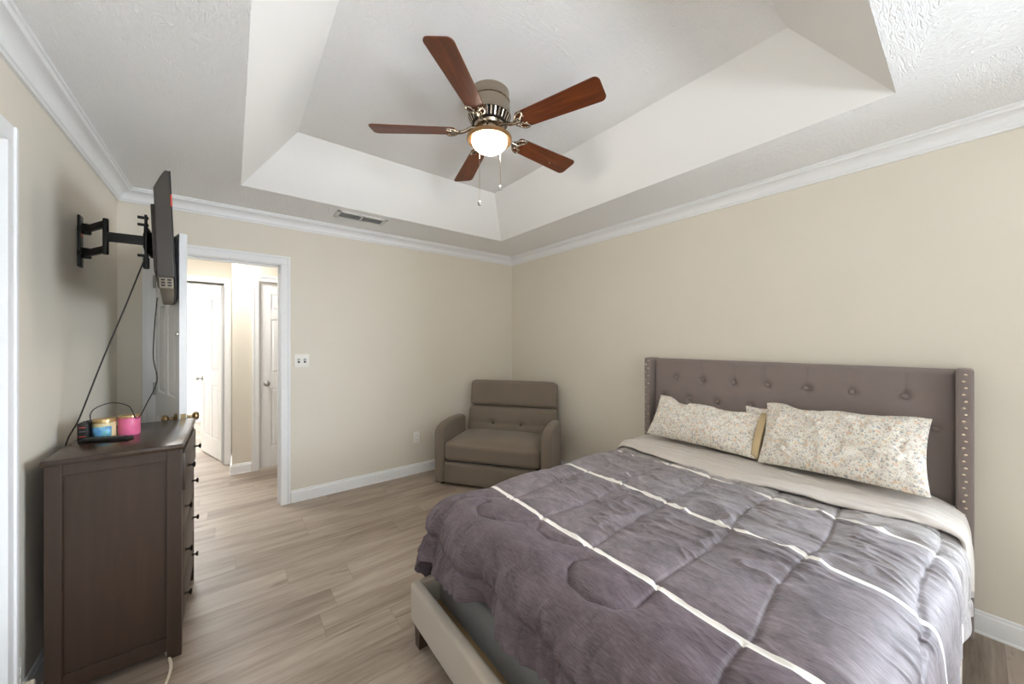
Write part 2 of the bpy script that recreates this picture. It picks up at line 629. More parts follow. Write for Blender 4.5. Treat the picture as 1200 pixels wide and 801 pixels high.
# hall walls
mb = MB().box(0.0, 0.125, HB, HB2 + T, 0, H)
wall_x(mb, 0.125, 3.0, HB, HB + T, [(CX0, CX1, 0, DH)])
struct(mb.build('wall_hall_back', M['wall']), 'cream hall wall with an outside corner beside the closed white door', 'wall')
mb = wall_x(MB(), -2.6, 0.0, HB2, HB2 + T, [(FX0, FX1, 0, DH)])
struct(mb.build('wall_hall_end', M['wall']), 'cream wall around the bright doorway at the end of the hall', 'wall')
mb = MB().box(-2.6 - T, -2.6, YB + T, 8.2, 0, H)
struct(mb.build('wall_hall_left', M['wall']), 'cream wall closing the hall on its far side', 'wall')
mb = MB().box(3.0, 3.0 + T, YB + T, HB + T, 0, H)
struct(mb.build('wall_hall_right', M['wall']), 'cream wall closing the hall behind the bedroom corner', 'wall')
mb = MB().box(-2.6, 0.6, 8.2, 8.2 + T, 0, H).box(0.6, 0.6 + T, HB2 + T, 8.2, 0, H)
struct(mb.build('wall_far_room', M['tray']), 'pale wall of the bright room past the hall', 'wall')


# crown moulding: profile (distance from wall, z), mitred into the corners
def run(prof, a, b, inward, name, label, cat, ext_a=1, ext_b=1, mat=None):
    """Sweep prof from a to b along a wall; inward = unit vector into the room; ext: +1 inside mitre, 0 square."""
    a, b, inward = Vector((*a, 0)), Vector((*b, 0)), Vector((*inward, 0))
    d = (b - a).normalized()
    n = len(prof)
    vs = [a + inward * p + d * (p * ext_a) + Vector((0, 0, z)) for p, z in prof]
    vs += [b + inward * p - d * (p * ext_b) + Vector((0, 0, z)) for p, z in prof]
    fs = [[i, (i + 1) % n, n + (i + 1) % n, n + i] for i in range(n)] + [list(range(n)), list(range(n, 2 * n))[::-1]]
    o = MB().faces(vs, fs).build(name, mat or M['trim'], smooth=True, angle=25)
    return struct(o, label, cat)


crown = [(0, 2.352), (0.012, 2.352), (0.014, 2.362), (0.020, 2.366), (0.022, 2.374)]
for k in range(7):
    t = k / 6 * PI / 2
    crown.append((0.022 + 0.048 * (1 - math.cos(t)), 2.376 + 0.040 * math.sin(t)))
crown += [(0.074, 2.420), (0.076, 2.428), (0.084, 2.430), (0.084, H), (0, H)]
run(crown, (XL, YB), (XR, YB), (0, -1), 'trim_1', 'white crown moulding above the doorway wall', 'crown moulding')
run(crown, (XR, YB), (XR, YF), (-1, 0), 'trim_2', 'white crown moulding above the headboard wall', 'crown moulding')
run(crown, (XL, YF), (XL, YB), (1, 0), 'trim_3', 'white crown moulding above the dresser wall', 'crown moulding')
run(crown, (XR, YF), (XL, YF), (0, 1), 'trim_4', 'white crown moulding above the window wall', 'crown moulding')

base = [(0, 0), (0.018, 0), (0.018, 0.008), (0.014, 0.012), (0.014, 0.075), (0.012, 0.086), (0.007, 0.092), (0.006, 0.102), (0.0, 0.106)]
run(base, (DX1 + 0.078, YB), (XR, YB), (0, -1), 'baseboard_back', 'white baseboard from the door casing to the recliner', 'baseboard', 0, 1)
run(base, (XL, YB), (DX0 - 0.078, YB), (0, -1), 'baseboard_back_corner', 'short white baseboard between the left corner and the door casing', 'baseboard', 1, 0)
run(base, (XR, YB), (XR, YF), (-1, 0), 'baseboard_right', 'white baseboard behind the bed', 'baseboard')
run(base, (XL, LD1 + 0.066), (XL, YB), (1, 0), 'baseboard_left', 'white baseboard behind the dresser', 'baseboard', 0, 1)
run(base, (XR, YF), (XL, YF), (0, 1), 'baseboard_front', 'white baseboard under the windows', 'baseboard')
run(base, (0.0, HB), (CX0 - 0.07, HB), (0, -1), 'baseboard_hall', 'short white baseboard at the outside corner in the hall', 'baseboard', -1, 0)
run(base, (CX1 + 0.07, HB), (3.0, HB), (0, -1), 'baseboard_hall_right', 'white baseboard beyond the closed hall door', 'baseboard', 0, 0)
run(base, (0.0, HB2), (0.0, HB), (-1, 0), 'baseboard_hall_return', 'white baseboard around the outside corner in the hall', 'baseboard', 0, -1)


# door casings
def casing_x(name, x0, x1, y, h, side, label, w=0.072, depth=0.018, jamb=None):
    """Casing round an opening in a wall along X; side = -1 when it faces -Y; jamb = y of the wall's other face."""
    mb = MB()
    ya, yb = (y - depth, y) if side < 0 else (y, y + depth)
    yc, yd = (y - depth - 0.006, y) if side < 0 else (y, y + depth + 0.006)
    e = 0.0195
    for (a, b) in ((x0 - w + e, x0 - 0.004), (x1 + 0.004, x1 + w - e)):
        mb.box(a, b, ya, yb, 0, h + 0.0035, 0.002)
    mb.box(x0 - w, x0 - w + 0.02, yc, yd, 0, h + w - e, 0.004)
    mb.box(x1 + w - 0.02, x1 + w, yc, yd, 0, h + w - e, 0.004)
    mb.box(x0 - w + e, x1 + w - e, ya, yb, h + 0.004, h + w - e, 0.002)
    mb.box(x0 - w, x1 + w, yc, yd, h + w - 0.02, h + w, 0.004)
    if jamb is not None:
        j0, j1 = min(y, jamb), max(y, jamb)
        mb.box(x0 - 0.02, x0, j0, j1, 0, h).box(x1, x1 + 0.02, j0, j1, 0, h).box(x0 - 0.02, x1 + 0.02, j0, j1, h, h + 0.02)
        m = (j0 + j1) / 2
        mb.box(x0, x0 + 0.012, m, m + .03, 0, h).box(x1 - 0.012, x1, m, m + .03, 0, h).box(x0, x1, m, m + .03, h - 0.012, h)
    return struct(mb.build(name, M['trim']), label, 'door casing')


casing_x('trim_5', DX0, DX1, YB, DH, -1, 'white casing and jamb around the open bedroom doorway', jamb=YB + T)
casing_x('trim_6', DX0, DX1, YB + T, DH, 1, 'white casing on the hall face of the bedroom doorway')
casing_x('trim_7', CX0, CX1, HB, DH, -1, 'white casing around the closed door in the hall', w=0.062)
casing_x('trim_8', FX0, FX1, HB2, DH, -1, 'white casing around the bright doorway at the hall end', w=0.068, jamb=HB2 + T)
mb = MB()
for a, b in ((LD0 - 0.062, LD0), (LD1 + .002, LD1 + 0.064)):
    mb.box(XL, XL + 0.018, a, b - .0195, 0, 2.0745, 0.002)
mb.box(XL, XL + 0.018, LD0 - 0.062, LD1 + 0.044, 2.075, 2.137, 0.002)
mb.box(XL, XL + 0.024, LD1 + 0.0445, LD1 + 0.064, 0, 2.137, 0.003)
struct(mb.build('trim_9', M['trim']), 'white door casing on the dresser wall at the picture edge', 'door casing')


# doors: six raised panels, hinge edge at local x=0, leaf along +x, thickness along y
def six_panel(mb, w, h, t):
    st, mid = 0.105, 0.09
    rails = [(0, 0.22), (0.86, 1.03), (1.62, 1.72), (h - 0.115, h)]
    xs = [(0, st), (w / 2 - mid / 2, w / 2 + mid / 2), (w - st, w)]
    mb.box(0.01, w - 0.01, -t / 2 + 0.009, t / 2 - 0.009, 0.01, h - 0.01)
    for a, b in (xs[0], xs[2]): mb.box(a, b, -t / 2, t / 2, 0, h)
    for z0, z1 in rails: mb.box(st, w - st, -t / 2, t / 2, z0, z1)
    for i in range(3):
        mb.box(xs[1][0], xs[1][1], -t / 2, t / 2, rails[i][1], rails[i + 1][0])
        z0, z1 = rails[i][1], rails[i + 1][0]
        for a, b in ((st, xs[1][0]), (xs[1][1], w - st)):
            for s in (-1, 1):
                g = 0.028
                y0, y1 = s * (t / 2 - 0.009), s * (t / 2 - 0.001)
                vs = [(a + .008, y0, z0 + .008), (b - .008, y0, z0 + .008), (b - .008, y0, z1 - .008), (a + .008, y0, z1 - .008),
                      (a + g, y1, z0 + g), (b - g, y1, z0 + g), (b - g, y1, z1 - g), (a + g, y1, z1 - g)]
                mb.faces(vs, [[0, 1, 5, 4], [1, 2, 6, 5], [2, 3, 7, 6], [3, 0, 4, 7], [4, 5, 6, 7]])
    return mb


def knob_set(parent, x, z, t, mat, r=0.026):
    for s in (-1, 1):
        m = Matrix.Translation((x, s * t / 2, z)) @ Matrix.Rotation(-s * PI / 2, 4, 'X')
        pr = [(0.030, 0), (0.030, 0.004), (0.022, 0.010), (0.010, 0.013), (0.010, 0.034), (0.018, 0.038), (r, 0.046), (r, 0.056), (0.020, 0.064), (0.008, 0.067)]
        MB().lathe(pr, 20, m).build('door_knob', mat, parent, True)


def door(name, label, loc, rz, w, h, knob_mat, hinges=True, latch=True, t=0.036, kr=0.026, hinge_side=1):
    d = thing(name, label, 'door', loc, rz)
    tag(d, kind='structure')
    six_panel(MB(), w, h, t).build('door_leaf', M['door'], d, bevel=0.002)
    knob_set(d, w - 0.065, 0.915, t, knob_mat, kr)
    if latch:
        MB().box(w - 0.0005, w + 0.0015, -0.012, 0.012, 0.885, 0.945).box(w, w + 0.010, -0.006, 0.006, 0.907, 0.923).build('latch_plate', knob_mat, d)
    if hinges:
        for z in (0.25, 1.04, 1.80):
            MB().tube([(0.0, hinge_side * (t / 2 + 0.006), z - 0.045), (0.0, hinge_side * (t / 2 + 0.006), z + 0.045)], 0.0065).box(0, 0.034, min(0, hinge_side) * 0.002 + hinge_side * t / 2, max(0, hinge_side) * .002 + hinge_side * t / 2, z - 0.044, z + 0.044).build('hinge', M['silver'], d)
    return d


ang = math.radians(-90 + 14.6)
dr = door('door_1', 'white six-panel bedroom door standing open edge-on behind the dresser', (DX0 + 0.012, YB - 0.016, 0.012), ang, 0.735, 2.012, M['brass'], hinge_side=-1)
MB().box(0.700, 0.730, -0.030, -0.018, 1.412, 1.424, 0.002).build('door_hook', M['silver'], dr)
d2 = door('door_2', 'white six-panel door ajar in the bright doorway at the hall end', (FX1 - 0.006, HB2 + T + 0.02, 0.012), math.radians(90 + 16.5), 0.75, 2.01, M['silver'], hinge_side=-1)
door('door_3', 'closed white six-panel door in the hall beside the outside corner', (CX1 - 0.004, HB + 0.045, 0.012), PI, CX1 - CX0 - 0.008, 2.015, M['silver'], hinges=False, latch=False)
door('door_4', 'closed white door in the dresser wall beside the camera', (XL - 0.04, LD1 - 0.006, 0.012), -PI / 2, LD1 - LD0 - 0.012, 2.05, M['brass'], hinges=False, latch=False)
# a second door seen flat through the bright doorway
d5 = door('door_5', 'closed white door on the far wall of the bright room', (-2.0, 8.17, 0.012), 0, 0.75, 2.01, M['silver'], hinges=False, latch=False)


# windows of the front wall
for n, (a, b, z0, z1) in enumerate((W1, W2), 1):
    w = thing('window_%d' % n, ['white window in the headboard wall, past the bed and behind the camera', 'white window behind the camera opposite the doorway'][n - 1], 'window', [(XR, (a + b) / 2, z0), ((a + b) / 2, YF, z0)][n - 1], [PI / 2, 0][n - 1])
    tag(w, kind='structure')
    hw, hh = (b - a) / 2, z1 - z0
    mb = MB()
    for x0, x1, q0, q1 in ((-hw, -hw + .05, 0, hh), (hw - .05, hw, 0, hh), (-hw + .05, hw - .05, 0, .05), (-hw + .05, hw - .05, hh - .05, hh), (-hw + .05, hw - .05, hh / 2 - .02, hh / 2 + .02)):
        mb.box(x0, x1, -0.09, -0.03, q0, q1)
    mb.build('window_frame', M['trim'], w)
    MB().box(-hw + .04, hw - .04, -0.064, -0.060, .04, hh - .04).build('window_pane', M['pane'], w)
    mb = MB().box(-hw - .07, -hw, 0, .018, 0, hh + .07).box(hw, hw + .07, 0, .018, 0, hh + .07).box(-hw, hw, 0, .018, hh, hh + .07).box(-hw - .09, hw + .09, 0, .05, -.03, 0)
    mb.build('window_casing', M['trim'], w)


# ------------------------------------------------------------------ noise for cloth
RNG = np.random.RandomState(3)
PERM = RNG.rand(256, 256)


def vnoise(x, y):
    xi, yi = np.floor(x).astype(int), np.floor(y).astype(int)
    fx, fy = x - xi, y - yi
    fx, fy = fx * fx * fx * (fx * (fx * 6 - 15) + 10), fy * fy * fy * (fy * (fy * 6 - 15) + 10)
    g = lambda i, j: PERM[i % 256, j % 256]
    return ((g(xi, yi) * (1 - fx) + g(xi + 1, yi) * fx) * (1 - fy) + (g(xi, yi + 1) * (1 - fx) + g(xi + 1, yi + 1) * fx) * fy) * 2 - 1


def fbm(x, y, o=3):
    s, a = 0, 1.0
    for k in range(o):
        s = s + a * vnoise(x * 2 ** k + 17.3 * k, y * 2 ** k + 5.1 * k)
        a *= 0.5
    return s


def poly_dist(U, V, pts):
    d = np.full(U.shape, 9.0)
    for (a, b), (c, e) in zip(pts[:-1], pts[1:]):
        dx, dy = c - a, e - b
        t = np.clip(((U - a) * dx + (V - b) * dy) / (dx * dx + dy * dy + 1e-12), 0, 1)
        d = np.minimum(d, np.hypot(U - a - t * dx, V - b - t * dy))
    return d


def grid_mesh(name, X, Y, Z, mat, parent, uv=None, thick=0.0):
    """X, Y, Z: 2-D arrays of vertex places; one smooth sheet."""
    n, m = X.shape
    co = np.stack([X, Y, Z], -1).reshape(-1, 3)
    idx = np.arange(n * m).reshape(n, m)
    q = np.stack([idx[:-1, :-1], idx[1:, :-1], idx[1:, 1:], idx[:-1, 1:]], -1).reshape(-1, 4)
    me = bpy.data.meshes.new(name)
    me.from_pydata(co.tolist(), [], q.tolist())
    if uv is not None:
        l = me.uv_layers.new(name='UVMap')
        flat = np.stack(uv, -1).reshape(-1, 2)[q.reshape(-1)]
        l.data.foreach_set('uv', flat.astype(np.float32).reshape(-1))
    me.polygons.foreach_set('use_smooth', [True] * len(me.polygons))
    me.materials.append(mat)
    me.update()
    o = bpy.data.objects.new(name, me)
    COL.objects.link(o)
    if parent is not None: o.parent = parent
    if thick:
        s = o.modifiers.new('solid', 'SOLIDIFY')
        s.thickness = thick
        s.offset = -1
    return o


# ------------------------------------------------------------------ bed
bed = thing('bed', 'low upholstered queen bed with a tall tufted winged headboard', 'bed', (1.7, 0.81, 0))
BX, BY = 1.7, 0.81


def bl(mb, x0, x1, y0, y1, z0, z1, r=0.0, seg=3):
    return mb.box(x0 - BX, x1 - BX, y0 - BY, y1 - BY, z0, z1, r, seg)


HZ = 1.252
# tufted panel of the headboard
ny, nz = 200, 120
yy = np.linspace(0.035, 1.59, ny)
zz = np.linspace(0.20, HZ, nz)
Yg, Zg = np.meshgrid(yy, zz, indexing='ij')
buttons = [(1.405 - .1995 * k, 1.105) for k in range(7)] + [(1.505 - .2 * k, .955) for k in range(8)] + [(1.405 - .1995 * k, .805) for k in range(7)]
puff = np.full(Yg.shape, 1.0)
for by, bz in buttons:
    rr = np.hypot(Yg - by, Zg - bz)
    puff -= 0.85 * np.exp(-(rr / 0.022) ** 2) + 0.25 * np.exp(-(rr / 0.05) ** 2)
for k in range(7):                          # pulled pleats from the upper buttons to the top edge
    by = 1.405 - .1995 * k
    puff -= 0.22 * np.exp(-((Yg - by) / 0.004) ** 2) * np.clip((Zg - 1.10) / 0.03, 0, 1)
edge = np.clip(np.minimum.reduce([Yg - yy[0], yy[-1] - Yg, zz[-1] - Zg]) / 0.025, 0, 1)
edge = np.sqrt(1 - (1 - edge) ** 2)
Xg = 2.748 - edge * (0.018 + 0.020 * puff)
head = grid_mesh('headboard', Xg - BX, Yg - BY, Zg, M['head'], bed)
MBk = MB()
bl(MBk, 2.745, 2.79, 0.03, 1.595, 0.03, HZ, 0.012)
MBk.build('headboard_back', M['head'], head, True)
for y0, y1 in ((-0.010, 0.044), (1.585, 1.635)):
    mb = MB()
    bl(mb, 2.64, 2.79, y0, y1, 0.03, HZ + 0.006, 0.012)
    w = mb.build('headboard_wing', M['head'], head, True)
btn = None
for by, bz in buttons:
    if btn is None:
        btn = MB().ball((0, 0, 0), 0.0140, 0.55, 1, 1, 14, 8).build('tuft_button', M['head'], head, True)
        q = btn
    else:
        q = btn.copy(); COL.objects.link(q); q.parent = head
    q.location = (2.7200 - BX, by - BY, bz)
tack = None
for y0, sgn in ((0.017, 1), (1.610, 1)):
    for k in range(33):
        z = 1.232 - k * 0.0305
        if z < 0.27: break
        if tack is None:
            tack = MB().ball((0, 0, 0), 0.0068, 0.55, 1, 1, 10, 6).build('nailhead', M['tack'], head, True)
            q = tack
        else:
            q = tack.copy(); COL.objects.link(q); q.parent = head
        off = (0.003 if y0 < 1 else 0.011) * (1 if k % 2 else -1)
        q.location = (2.6395 - BX, y0 + off - BY, z)
# foot, rails, legs
mb = MB(); bl(mb, 0.650, 0.700, 0.02, 1.600, 0.098, 0.272, 0.016, 4)
mb.build('footboard', M['foot'], bed, True)
for y0, y1 in ((0.02, 0.055), (1.565, 1.600)):
    mb = MB(); bl(mb, 0.70, 2.735, y0, y1, 0.10, 0.27, 0.010, 3)
    mb.build('side_rail', M['foot'], bed, True)
for y in (0.09, 1.545):
    for x in (0.668, 2.5):
        mb = MB()
        a = 0.028
        mb.faces([(x - BX - .006, y - BY - .02, 0), (x - BX + .04, y - BY - .02, 0), (x - BX + .04, y - BY + .02, 0), (x - BX - .006, y - BY + .02, 0),
                  (x - BX - .008, y - BY - a, .12), (x - BX + .05, y - BY - a, .12), (x - BX + .05, y - BY + a, .12), (x - BX - .008, y - BY + a, .12)],
                 [[0, 1, 2, 3], [4, 5, 6, 7], [0, 1, 5, 4], [1, 2, 6, 5], [2, 3, 7, 6], [3, 0, 4, 7]])
        mb.build('bed_leg', M['legwood'], bed)
for k in range(7):
    x = 0.735 + k * 0.31
    mb = MB(); bl(mb, x, x + 0.07, 0.05, 1.57, 0.135, 0.155)
    mb.build('slat', M['pine'], bed)

mb = MB().box(0.775, 2.715, 0.06, 1.56, 0.155, 0.345, 0.02, 3)
tag(mb.build('box_spring', M['boxsp'], None, True), 'grey box spring sitting in the bed frame under the comforter', 'box spring')
mb = MB().box(0.80, 2.710, 0.085, 1.555, 0.345, 0.575, 0.06, 5)
tag(mb.build('mattress', M['mattress'], None, True), 'mattress with a dark blue fitted sheet showing beside the headboard', 'mattress')

# ------------------------------------------------------------------ comforter
IX0, IY0, IY1, R, ZT = 0.865, 0.145, 1.535, 0.135, 0.612
ARC = R * PI / 2


def stripe_u(U, V):
    """1, 2, 3 on the white stripes."""
    Vc = np.clip(V, -0.3, 2.0)
    s1 = 1.025 + 0.045 * Vc
    s2 = 1.565 + 0.070 * Vc
    s3 = 2.040 + 0.075 * Vc
    u = np.where(U < s1, 1 - (s1 - U) / 0.55, np.where(U < s2, 1 + (U - s1) / (s2 - s1), np.where(U < s3, 2 + (U - s2) / (s3 - s2), 3 + (U - s3) / 0.5)))
    return u


seams = []
for v in (1.66, 1.40, 1.15, 0.89, 0.605, 0.355, 0.085, -0.16):
    pts = []
    for k in range(24):
        u = 1.06 + k * (2.6 - 1.06) / 23
        pts.append((u, v + 0.014 * math.sin(u * 7.5 + v * 11)))
    seams.append(pts)
# meandering seams on the foot end
seams.append([(1.06, .605), (.93, .60), (.87, .64), (.84, .71), (.85, .79), (.90, .84), (.95, .86), (.98, .84)])
seams.append([(1.04, .36), (.93, .36), (.84, .345), (.78, .315), (.72, .27), (.66, .25)])
seams.append([(1.05, .09), (.92, .10), (.84, .14), (.80, .20), (.83, .26), (.90, .27)])
seams.append([(1.07, .89), (1.02, .93), (.98, 1.02), (.99, 1.10), (1.03, 1.13)])
seams.append([(1.08, 1.15), (.97, 1.19), (.90, 1.26), (.86, 1.34), (.90, 1.42), (.97, 1.43)])
seams.append([(1.09, 1.40), (.98, 1.50), (.88, 1.53), (.78, 1.49)])
seams.append([(0.655 + 0.012 * math.sin(v * 9), v) for v in np.linspace(-0.2, 1.9, 30)])


def drape(U, V, lift):
    """Flat cloth coordinates -> place on the bed; lift along the surface normal."""
    qx = np.maximum(U, IX0)
    IY0r = IY0 + 0.085 * np.clip((2.1 - U) / 1.1, 0, 1)
    qy = np.clip(V, IY0r, IY1)
    ox, oy = U - qx, V - qy
    d = np.hypot(ox, oy)
    sd = np.where(d > 1e-9, d, 1)
    dx, dy = ox / sd, oy / sd
    th = np.minimum(d / R, PI / 2)
    hang = np.maximum(d - ARC, 0)
    hor = R * np.sin(th) + 0.03 * hang
    drop = R * (1 - np.cos(th)) + hang
    # hanging folds
    per = np.where(np.abs(ox) > np.abs(oy), V, U)
    angp = np.arctan2(oy, ox)
    w = np.sin(per * 21 + 2.0 * vnoise(per * 5, V * 0 + 1.5)) * 0.6 + fbm(per * 9, d * 2.5 + 4, 2) * 0.8
    amp = 0.040 * np.clip((d - 0.08) / 0.24, 0, 1) ** 1.1
    corner = (np.abs(ox) > .02) & (np.abs(oy) > .02)
    w = np.where(corner, np.sin(angp * 7 + 1.0) * 0.9, w)
    hor = hor + amp * w
    nx, nyv, nzv = dx * np.sin(th), dy * np.sin(th), np.cos(th)
    X = qx + dx * hor + nx * lift
    Y = qy + dy * hor + nyv * lift
    Z = ZT - drop + nzv * lift
    Z = np.maximum(Z, 0.03)
    # tight along the headboard's outer edge on the camera side
    y0 = 0.012 + (IY0r - IY0)
    k = np.clip((-dy - 0.2) / 0.5, 0, 1) * np.clip((y0 + 0.05 - Y) / 0.05, 0, 1)
    Y = Y + k * 0.62 * (y0 - Y)
    Y = np.where(dy < -0.2, np.maximum(Y, -0.006 - 0.004 * (Y < -0.006)), Y)
    return X, Y, Z


def quilt(U, V):
    us = stripe_u(U, V)
    dst = np.abs(us - np.round(us)) * 0.55
    dst = np.where((np.round(us) >= 1) & (np.round(us) <= 3), dst, 9)
    ds = np.minimum.reduce([poly_dist(U, V, s) for s in seams])
    d = np.minimum(ds, dst + 0.003)
    body = 1 - np.exp(-(d / 0.018))
    line = np.exp(-(ds / 0.0055) ** 2)
    ridge = lambda f, k: 1 - np.clip(np.abs(f) * k, 0, 1)
    # gathers running away from the seams: across the bed on top, down the drop at the foot
    near = np.exp(-(d / 0.085))
    foot = np.clip((0.86 - U) / 0.12, 0, 1)
    ga = ridge(fbm(U * 17 + 0.8 * fbm(U * 4, V * 4, 2), V * 5.5, 2), 2.6)
    gb = ridge(fbm(V * 17 + 0.8 * fbm(U * 4 + 7, V * 4, 2), U * 6, 2), 2.6)
    g = ga * (1 - foot) + gb * foot
    patch = np.clip(fbm(U * 2.0 + 5, V * 2.0, 2) * 1.5 + 0.6, 0, 1)
    soft = ridge(fbm(U * 4.2 + V * 2.0 + 3, V * 2.0 - U * 1.0, 2), 2.2)
    fs = np.exp(-((U - 0.665 - 0.012 * np.sin(V * 9)) / 0.010) ** 2)
    low = np.clip((1.02 - U) / 0.15, 0, 1)
    return (0.006 + 0.004 * low) * body + (0.006 + 0.003 * low) * (1 - np.exp(-(d / 0.075) ** 2)) - 0.006 * line - 0.010 * fs + 0.0080 * near * g * (0.35 + patch) + 0.005 * g * patch * body + 0.006 * foot * gb + 0.007 * soft ** 2 * patch + 0.012 * fbm(U * 2.2, V * 2.2, 2)


nu, nv = 420, 420
U, V = np.meshgrid(np.linspace(0.0, 1.0, nu), np.linspace(-0.215, 1.875, nv), indexing='ij')
u_lo = 0.575 - 0.06 * np.clip((V - 1.55) / 0.15, 0, 1)
U = u_lo + U * (2.50 - u_lo)
hem = 0.016 * fbm(V * 4, U * 0 + 3.3, 2)
U = U + np.where(U < 0.75, hem * (0.75 - U) / 0.22, 0)
X, Y, Z = drape(U, V, quilt(U, V))
comf = grid_mesh('comforter', X, Y, Z, M['comforter'], None, (stripe_u(U, V), V), 0.012)
tag(comf, 'grey ombre quilted comforter with three thin white stripes spread over the bed', 'comforter')

# turned-back pale border across the head end
fy = np.array([-0.22, 0.0, .18, .45, .82, 1.4, 1.75, 1.9])
fx = np.array([2.40, 2.32, 2.24, 2.17, 2.14, 2.20, 2.34, 2.44])
na, nb = 60, 320
A, V2 = np.meshgrid(np.linspace(0, 1, na), np.linspace(-0.19, 1.86, nb), indexing='ij')
start = np.interp(V2, fy, fx) + 0.006 * fbm(V2 * 7, V2 * 0 + 8, 2)
U2 = start + A * (2.66 - start)
lift = 0.022 + 0.014 * np.sqrt(np.clip(1 - (1 - np.clip(A / 0.10, 0, 1)) ** 2, 0, 1)) + 0.010 * fbm(U2 * 14, V2 * 3.2, 3) + 0.004 * fbm(U2 * 40, V2 * 10, 2)
X, Y, Z = drape(U2, V2, lift)
tag(grid_mesh('turned_back_border', X, Y, Z, M['fold'], comf, (U2, V2), 0.010), 'pale grey border turned back at the head end')


# ------------------------------------------------------------------ pillows
def pillow(name, label, w, h, t, loc, lean, rz=0.0, roll=0.0, seed=0, hem_side=None, group=None, sag=0.0):
    n, m = 90, 60
    u = np.sin(np.linspace(-1, 1, n) * PI / 2)
    v = np.sin(np.linspace(-1, 1, m) * PI / 2)
    Ug, Vg = np.meshgrid(u, v, indexing='ij')
    prof = (np.clip(1 - np.abs(Ug) ** 3.0, 0, 1) * np.clip(1 - np.abs(Vg) ** 2.6, 0, 1)) ** 0.55
    px = w / 2 * Ug * (1 - 0.05 * (1 - Vg ** 2) * Ug ** 2)
    pz = h / 2 * Vg * (1 - 0.07 * (1 - Ug ** 2) * Vg ** 2)
    pz = pz - sag * (1 - Ug ** 2) * np.clip(Vg, 0, 1) + 0.022 * vnoise(Ug * 2.5 + seed, Vg * 0 + seed) * np.clip(Vg, 0, 1)
    wr = fbm(Ug * 7 + seed * 3 + Vg * 2, Vg * 3 + seed, 3)
    wr = 0.016 * wr + 0.016 * (1 - np.clip(np.abs(fbm(Ug * 4 - Vg * 2 + seed, Vg * 2.2 + seed * 2, 2)) * 3, 0, 1))
    wr = wr + 0.016 * (1 - np.clip(np.abs(fbm(Ug * 5.5 + Vg * 1.2 + seed * 7, Vg * 0.8 + seed, 2)) * 2.4, 0, 1)) * np.exp(-((Ug * (1 if hem_side else -1) - 0.55) / 0.55) ** 2)
    verts, faces, uvs = [], [], []
    for s in (1, -1):
        T_ = s * (t / 2 * prof + wr * prof)
        P = np.stack([T_, px, pz], -1).reshape(-1, 3)
        b = len(verts)
        verts += P.tolist()
        idx = np.arange(n * m).reshape(n, m) + b
        q = np.stack([idx[:-1, :-1], idx[1:, :-1], idx[1:, 1:], idx[:-1, 1:]], -1).reshape(-1, 4)
        if s < 0: q = q[:, ::-1]
        faces += q.tolist()
        uvs += np.stack([px + seed + (s < 0) * 2, pz], -1).reshape(-1, 2).tolist()
    me = bpy.data.meshes.new(name)
    me.from_pydata(verts, [], faces)
    l = me.uv_layers.new(name='UVMap')
    vi = np.empty(len(me.loops), dtype=np.int32)
    me.loops.foreach_get('vertex_index', vi)
    l.data.foreach_set('uv', np.array(uvs, dtype=np.float32)[vi].reshape(-1))
    bm = bmesh.new(); bm.from_mesh(me)
    bmesh.ops.remove_doubles(bm, verts=bm.verts, dist=0.0008)
    bmesh.ops.recalc_face_normals(bm, faces=bm.faces)
    bm.to_mesh(me); bm.free()
    me.polygons.foreach_set('use_smooth', [True] * len(me.polygons))
    me.materials.append(M['floral'])
    o = bpy.data.objects.new(name, me)
    COL.objects.link(o)
    o.location = loc
    o.rotation_euler = (roll, lean, rz)
    tag(o, label, 'pillow', group)
    if hem_side:
        k = np.linspace(-1, 1, 24)
        mb = MB()
        vs, fs = [], []
        for i, q in enumerate(k):
            b = (1 - abs(q) ** 2.6) ** 0.55 * t * 0.19 + 0.005
            y = hem_side * w / 2
            z = h / 2 * q * 0.97
            vs += [(-b, y - hem_side * 0.022, z), (-b * .72, y + hem_side * 0.012, z), (b * .72, y + hem_side * 0.012, z), (b, y - hem_side * 0.022, z)]
            if i:
                a = (i - 1) * 4
                for j in range(3):
                    fs.append([a + j, a + j + 1, a + 4 + j + 1, a + 4 + j])
        mb.faces(vs, fs)
        he = mb.build('pillowcase_hem', M['hem'], o, True)
        s = he.modifiers.new('solid', 'SOLIDIFY'); s.thickness = 0.004
    return o


pg = 'floral pillows on the bed'
pillow('pillow', 'floral pillow lying farthest from the camera, beige hem on its open end', 0.71, 0.315, 0.19, (2.565, 1.150, 0.815), math.radians(36), math.radians(2), 0.03, 2, -1, pg, 0.01)
pillow('pillow', 'largest floral pillow propped at the camera end of the headboard', 0.675, 0.375, 0.20, (2.545, 0.447, 0.843), math.radians(29), math.radians(-2), -0.03, 9, None, pg, 0.0)
pillow('pillow', 'floral pillow mostly hidden in the gap behind the two front pillows', 0.66, 0.28, 0.07, (2.672, 0.60, 0.815), math.radians(14), 0, 0.02, 5, None, pg)

# ------------------------------------------------------------------ recliner
CA = math.atan2(-0.82, 0.572)               # direction of the chair's width (its left front corner to its right)
ch = thing('recliner', 'wide brown-grey fabric recliner angled into the room corner', 'recliner', (1.545, 3.21, 0), CA)
CW, AW = 1.15, 0.095                       # local x: along the front, local y: to the back


def armrest(x0):
    pts = [(0.0, 0.02), (0.0, 0.50), (0.012, 0.535), (0.045, 0.565), (0.12, 0.588), (0.30, 0.600), (0.50, 0.592), (0.55, 0.57), (0.55, 0.02)]
    m = Matrix(((0, 0, 1, x0), (1, 0, 0, 0), (0, 1, 0, 0), (0, 0, 0, 1)))
    mb = MB().prism(pts, 0, AW, m)
    return mb


